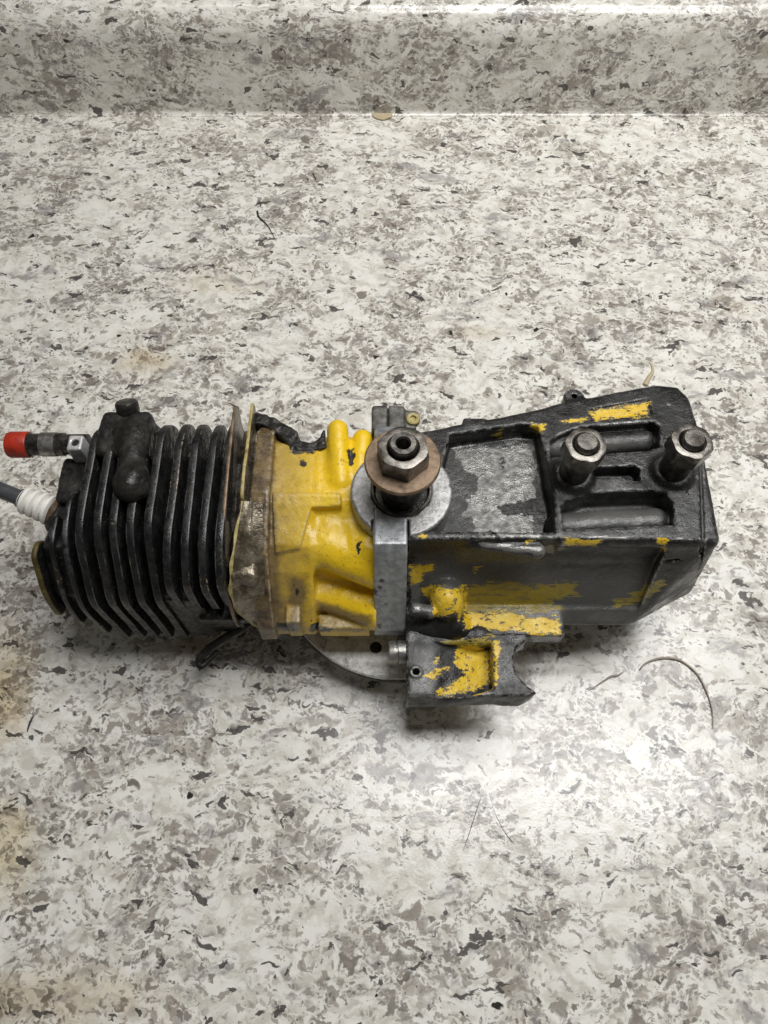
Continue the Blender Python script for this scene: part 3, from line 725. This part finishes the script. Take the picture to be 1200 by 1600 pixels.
# spark plug
n = N('grimy_white_porcelain'); p = n.tc.outputs['Object']; gg = n.noise(p, 170, 4, .65)
n.P(Base_Color=n.mix(n.ramp(gg, .54, .78), (.84, .825, .78), (.45, .40, .32)), Roughness=.34); M_PORC = n.m
pa = P(36, 780, 68); pb = P(108, 808, 66)
A3 = (pa[0], pa[1], 68); B3 = (pb[0], pb[1], 65)
plug = turned('spark_plug', [(4.4, 14.5), (6.2, 15), (6.4, 17), (6.0, 19), (7.2, 19.2), (7.2, 24)], A3, B3, M_RUST, root, 32)
pr = [(3.0, -1.0), (4.4, -.4)]
for k in range(4):
    t = .3+k*3.7; r0 = 5.9+k*.26
    pr += [(r0-2.4, t), (r0-.9, t+.45), (r0+.1, t+.9), (r0+.2, t+1.6), (r0+.1, t+2.3), (r0-.9, t+2.8), (r0-2.4, t+3.3)]
pr += [(5.6, 15.6), (3, 15.8)]
turned('insulator', pr, A3, B3, M_PORC, plug, 40)
n = N('grey_plug_lead'); p = n.tc.outputs['Object']; gg = n.noise(p, 260, 3, .6)
n.P(Base_Color=n.mix(gg, (.03, .034, .038), (.085, .092, .10)), Roughness=.38); M_LEAD = n.m
turned('terminal', [(3.2, -46), (3.5, -45), (3.5, -1.8), (4.2, -1.5), (4.2, .2), (3, .3)], A3, B3, M_LEAD, plug, 32)

# ------------------------------------------------------------------ sheets between the cylinder and the case
pl = round_poly([(104, 44), (105, 62), (118, 86), (132, 95), (150, 97), (176, 96), (186.5, 94.5), (188, 88), (185, 80), (185, 40)], [3, 8, 10, 8, 6, 6, 1.5, 2, 6, 4])
fin('gasket_plate', -63.2, pl, 1.3, root, bev=.3, mats=[M_PLATE, M_RUST], seed=61, wob=.4)
fin('gasket_plate', -56.2, round_poly([(141, 60), (141, 96), (150, 97.5), (176, 96.5), (187, 95), (188.5, 88), (185, 80), (185, 60)], [1, 3, 6, 6, 1.5, 2, 6, 4]), 1.3, root, bev=.3, mats=[M_PLATE, M_OCHRE], seed=62, wob=.6)
def sheet(name, L, Rr, th, mats, parent, seed, amp=.5):
    """bent piece of sheet between two edges given as (px, py, z)"""
    def cv(E, n=40):
        E = [Vector(P(a, b, c)+(c,)) for a, b, c in E]; C = []
        for i in range(len(E)-1):
            p0 = E[max(i-1, 0)]; p1 = E[i]; p2 = E[i+1]; p3 = E[min(i+2, len(E)-1)]
            for k in range(8):
                t = k/8; C.append(.5*((2*p1)+(p2-p0)*t+(2*p0-5*p1+4*p2-p3)*t*t+(3*p1-p0-3*p2+p3)*t**3))
        return C+[E[-1]]
    A = cv(L); B = cv(Rr); m = 12; V = []; F = []; MI = []; rs = random.Random(seed); k = len(A)
    ph = [rs.uniform(0, 6) for _ in range(6)]
    for lay in (0, 1):
        for i in range(k):
            for j in range(m+1):
                u = j/m; q = A[i].lerp(B[i], u)
                wv = amp*(math.sin(i*.9+j*.7+ph[0])*.4+math.sin(i*.37-j*1.3+ph[1])*.5+math.sin(j*2.1+i*.2+ph[2])*.35)*math.sin(math.pi*min(1, u*1.2+.1))
                V.append((q.x+(.35*math.sin(i*.8+ph[3]) if j == 0 else 0), q.y, q.z+wv-lay*th))
    st = k*(m+1)
    for i in range(k-1):
        for j in range(m):
            a = i*(m+1)+j; b = a+1; c = a+m+2; d = a+m+1
            F.append((a, d, c, b)); MI.append(1 if j == 0 else 0); F.append((st+a, st+b, st+c, st+d)); MI.append(0)
        a = i*(m+1); d = a+m+1; F.append((a, st+a, st+d, d)); MI.append(1)
        a = i*(m+1)+m; d = a+m+1; F.append((a, d, st+d, st+a)); MI.append(0)
    for j in range(m):
        F.append((j, j+1, st+j+1, st+j)); MI.append(0)
        a = (k-1)*(m+1)+j; F.append((a+1, a, st+a, st+a+1)); MI.append(0)
    o = mesh(name, V, F, mats, parent); o.data.polygons.foreach_set('material_index', MI); o.data.set_sharp_from_angle(angle=math.radians(50)); return o
sheet('bent_shield', [(377, 782, 95), (366, 840, 90), (359, 890, 83), (359, 930, 72), (372, 958, 58), (402, 980, 46)],
      [(410, 785, 93), (412, 840, 87), (413, 890, 79), (413, 935, 66), (414, 965, 52), (416, 986, 42)], 1.3, [M_PLATE, M_OCHRE], root, 5, .9)
lump('cylinder_spacer', lambda g: box(g, -62, -50, 112, 183, 40, 82, 3), (-66, 106, 36), (-46, 188, 92), M_PLATE, root, seed=65)
# torn black gasket at the intake
g = G((-56, 168, 66), (-22, 194, 96), .5)
d = prismz(g, px_poly([(378, 650), (405, 645), (432, 655), (448, 664), (464, 676), (470, 690), (486, 694), (500, 684), (507, 668), (510, 700), (490, 706), (456, 706), (445, 690), (428, 676), (410, 664), (385, 662)], 86), 80, 87, .5)
d += gnoise(g, 1.6, 71)*.35+gnoise(g, 3, 72)*.4
V, F = nets(g, d); mesh('torn_gasket', V, F, M_BLK, root)
# dark port shelf below the fins
lump('port_flange', lambda g: smin(box(g, -80, -56, 106, 124, 44, 50, 1.2), smin(box(g, -79, -62, 108, 128, 26, 46, 1.5), box(g, -91, -76, 108.5, 126, 19, 67, 1.2), 1), 1), (-95, 100, 14), (-50, 132, 74), M_BLK, cyl, seed=75, amp=.25)

def wire(name, pts, r, mat, parent, seg=10, taper=None, off=True):
    V = []; F = []
    P3 = [Vector(q) for q in pts]
    # smooth by Catmull-Rom
    C = []
    for i in range(len(P3)-1):
        p0 = P3[max(i-1, 0)]; p1 = P3[i]; p2 = P3[i+1]; p3 = P3[min(i+2, len(P3)-1)]
        for k in range(8):
            t = k/8; C.append(.5*((2*p1)+(p2-p0)*t+(2*p0-5*p1+4*p2-p3)*t*t+(3*p1-p0-3*p2+p3)*t**3))
    C.append(P3[-1])
    up = Vector((0, 0, 1))
    for i, c in enumerate(C):
        tg = (C[min(i+1, len(C)-1)]-C[max(i-1, 0)]).normalized(); u = tg.cross(up)
        u = u.normalized() if u.length > 1e-4 else Vector((1, 0, 0)); v = u.cross(tg)
        rr = r*(taper(i/(len(C)-1)) if taper else 1)
        for k in range(seg):
            th = 2*math.pi*k/seg; V.append(tuple(c+(u*math.cos(th)+v*math.sin(th))*rr))
    for i in range(len(C)-1):
        for k in range(seg):
            q = (k+1) % seg; F.append((i*seg+k, i*seg+q, (i+1)*seg+q, (i+1)*seg+k))
    F.append(tuple(range(seg-1, -1, -1))); F.append(tuple((len(C)-1)*seg+k for k in range(seg)))
    if parent is not None: return mesh(name, V, F, mat, parent)
    c = np.array(V).mean(0); c[2] = 0
    me = bpy.data.meshes.new(name); me.from_pydata(((np.array(V)-c)/1000).tolist(), [], F)
    o = link(name, me, mat); o.location = c/1000; return o
hp = []
for a, b, z in ((400, 965, 34), (372, 985, 30), (345, 1002, 24), (322, 1018, 20), (311, 1032, 18), (314, 1041, 17), (324, 1034, 17), (342, 1018, 18)):
    q = P(a, b, z); hp.append((q[0], q[1], z))
wire('hook', hp, 2.1, M_BLK, root, 12, lambda t: 1.15-.45*t)

# ------------------------------------------------------------------ bits lying on the counter
def flat(pxs, z): return [P(a, b, z)+(z,) for a, b in pxs]
n = N('black_bristle'); n.P(Base_Color=(.012, .011, .010), Roughness=.5); M_HAIR = n.m
n = N('dry_brown_fibre'); gg = n.noise(n.tc.outputs['Object'], 500, 3); n.P(Base_Color=n.mix(gg, (.27, .225, .175), (.46, .41, .34)), Roughness=.6); M_FIB = n.m
n = N('tan_scrap'); gg = n.noise(n.tc.outputs['Object'], 400, 3); n.P(Base_Color=n.mix(gg, (.42, .34, .20), (.58, .50, .34)), Roughness=.6); M_TAN = n.m
tag(wire('bristle', flat([(402, 330), (404, 338), (411, 345), (418, 352), (424, 362), (432, 377)], .6), .55, M_HAIR, None, 6, lambda t: 1.2-1.05*t), 'short bent black bristle lying on the counter below the backsplash', 'bristle')
tag(wire('fibre', flat([(1000, 1046), (1010, 1036), (1030, 1029), (1052, 1029), (1070, 1036), (1090, 1054), (1104, 1080), (1113, 1110), (1114, 1138)], .7), .5, M_FIB, None, 6, lambda t: .35+.85*math.sin(math.pi*min(1, .12+t*.95))), 'thin brown curved fibre in front of the black rear housing', 'fibre')
tag(wire('fibre', flat([(922, 1078), (945, 1063), (955, 1057), (966, 1055), (975, 1049)], .6), .45, M_FIB, None, 6, lambda t: .25+math.sin(math.pi*t)), 'tiny brown wisp left of the curved fibre', 'fibre')
tag(wire('hair', flat([(752, 1245), (744, 1268), (734, 1300), (724, 1328)], .3), .11, M_HAIR, None, 5, lambda t: .3+math.sin(math.pi*t)), 'fine dark hair on the counter below the bracket, left of a pair', 'hair')
tag(wire('hair', flat([(769, 1258), (778, 1280), (790, 1302), (801, 1316)], .3), .10, M_HAIR, None, 5, lambda t: .3+.9*t), 'fine dark hair on the counter below the bracket, right of a pair', 'hair')
tag(wire('bristle', [(x-0, y, .4) for x, y in (P(53, 1118, 0), P(47, 1130, 0), P(43, 1144, 0))], .35, M_HAIR, None, 6, lambda t: .4+math.sin(math.pi*t)), 'tiny black bristle on the rusty stain at the left edge', 'bristle')
def scrap(name, pxs, z, th, mat, label, cat):
    pts = [P(a, b, z) for a, b in pxs]; c = np.mean(pts, 0); bm = bmesh.new()
    rs = random.Random(3)
    vs = [bm.verts.new(((x-c[0])/1000, (y-c[1])/1000, (z+rs.uniform(0, .4))/1000)) for x, y in pts]
    fc = bm.faces.new(vs); r = bmesh.ops.extrude_face_region(bm, geom=[fc])
    bmesh.ops.translate(bm, verts=[v for v in r['geom'] if isinstance(v, bmesh.types.BMVert)], vec=(0, 0, th/1000))
    bmesh.ops.recalc_face_normals(bm, faces=bm.faces)
    me = bpy.data.meshes.new(name); bm.to_mesh(me); bm.free()
    o = link(name, me, mat, smooth=False); o.location = (c[0]/1000, c[1]/1000, 0); tag(o, label, cat); return o
scrap('paint_chip', [(581, 178.6), (613, 178.6), (612, 184), (604, 187), (598, 189), (590, 187), (584, 184)], .3, .9, M_TAN, 'small tan chip in the crease of the backsplash', 'chip')
zz = 30
tag(wire('dry_leaf', [P(1008, 602, 40)+(40,), P(1013, 592, 40)+(41,), P(1018, 584, 40)+(42,), P(1015, 576, 40)+(43,), P(1011, 572, 40)+(43,)], 1.0, M_TAN, None, 8, lambda t: 1.5-1.3*t), 'curled tan scrap poking up behind the black housing', 'scrap')
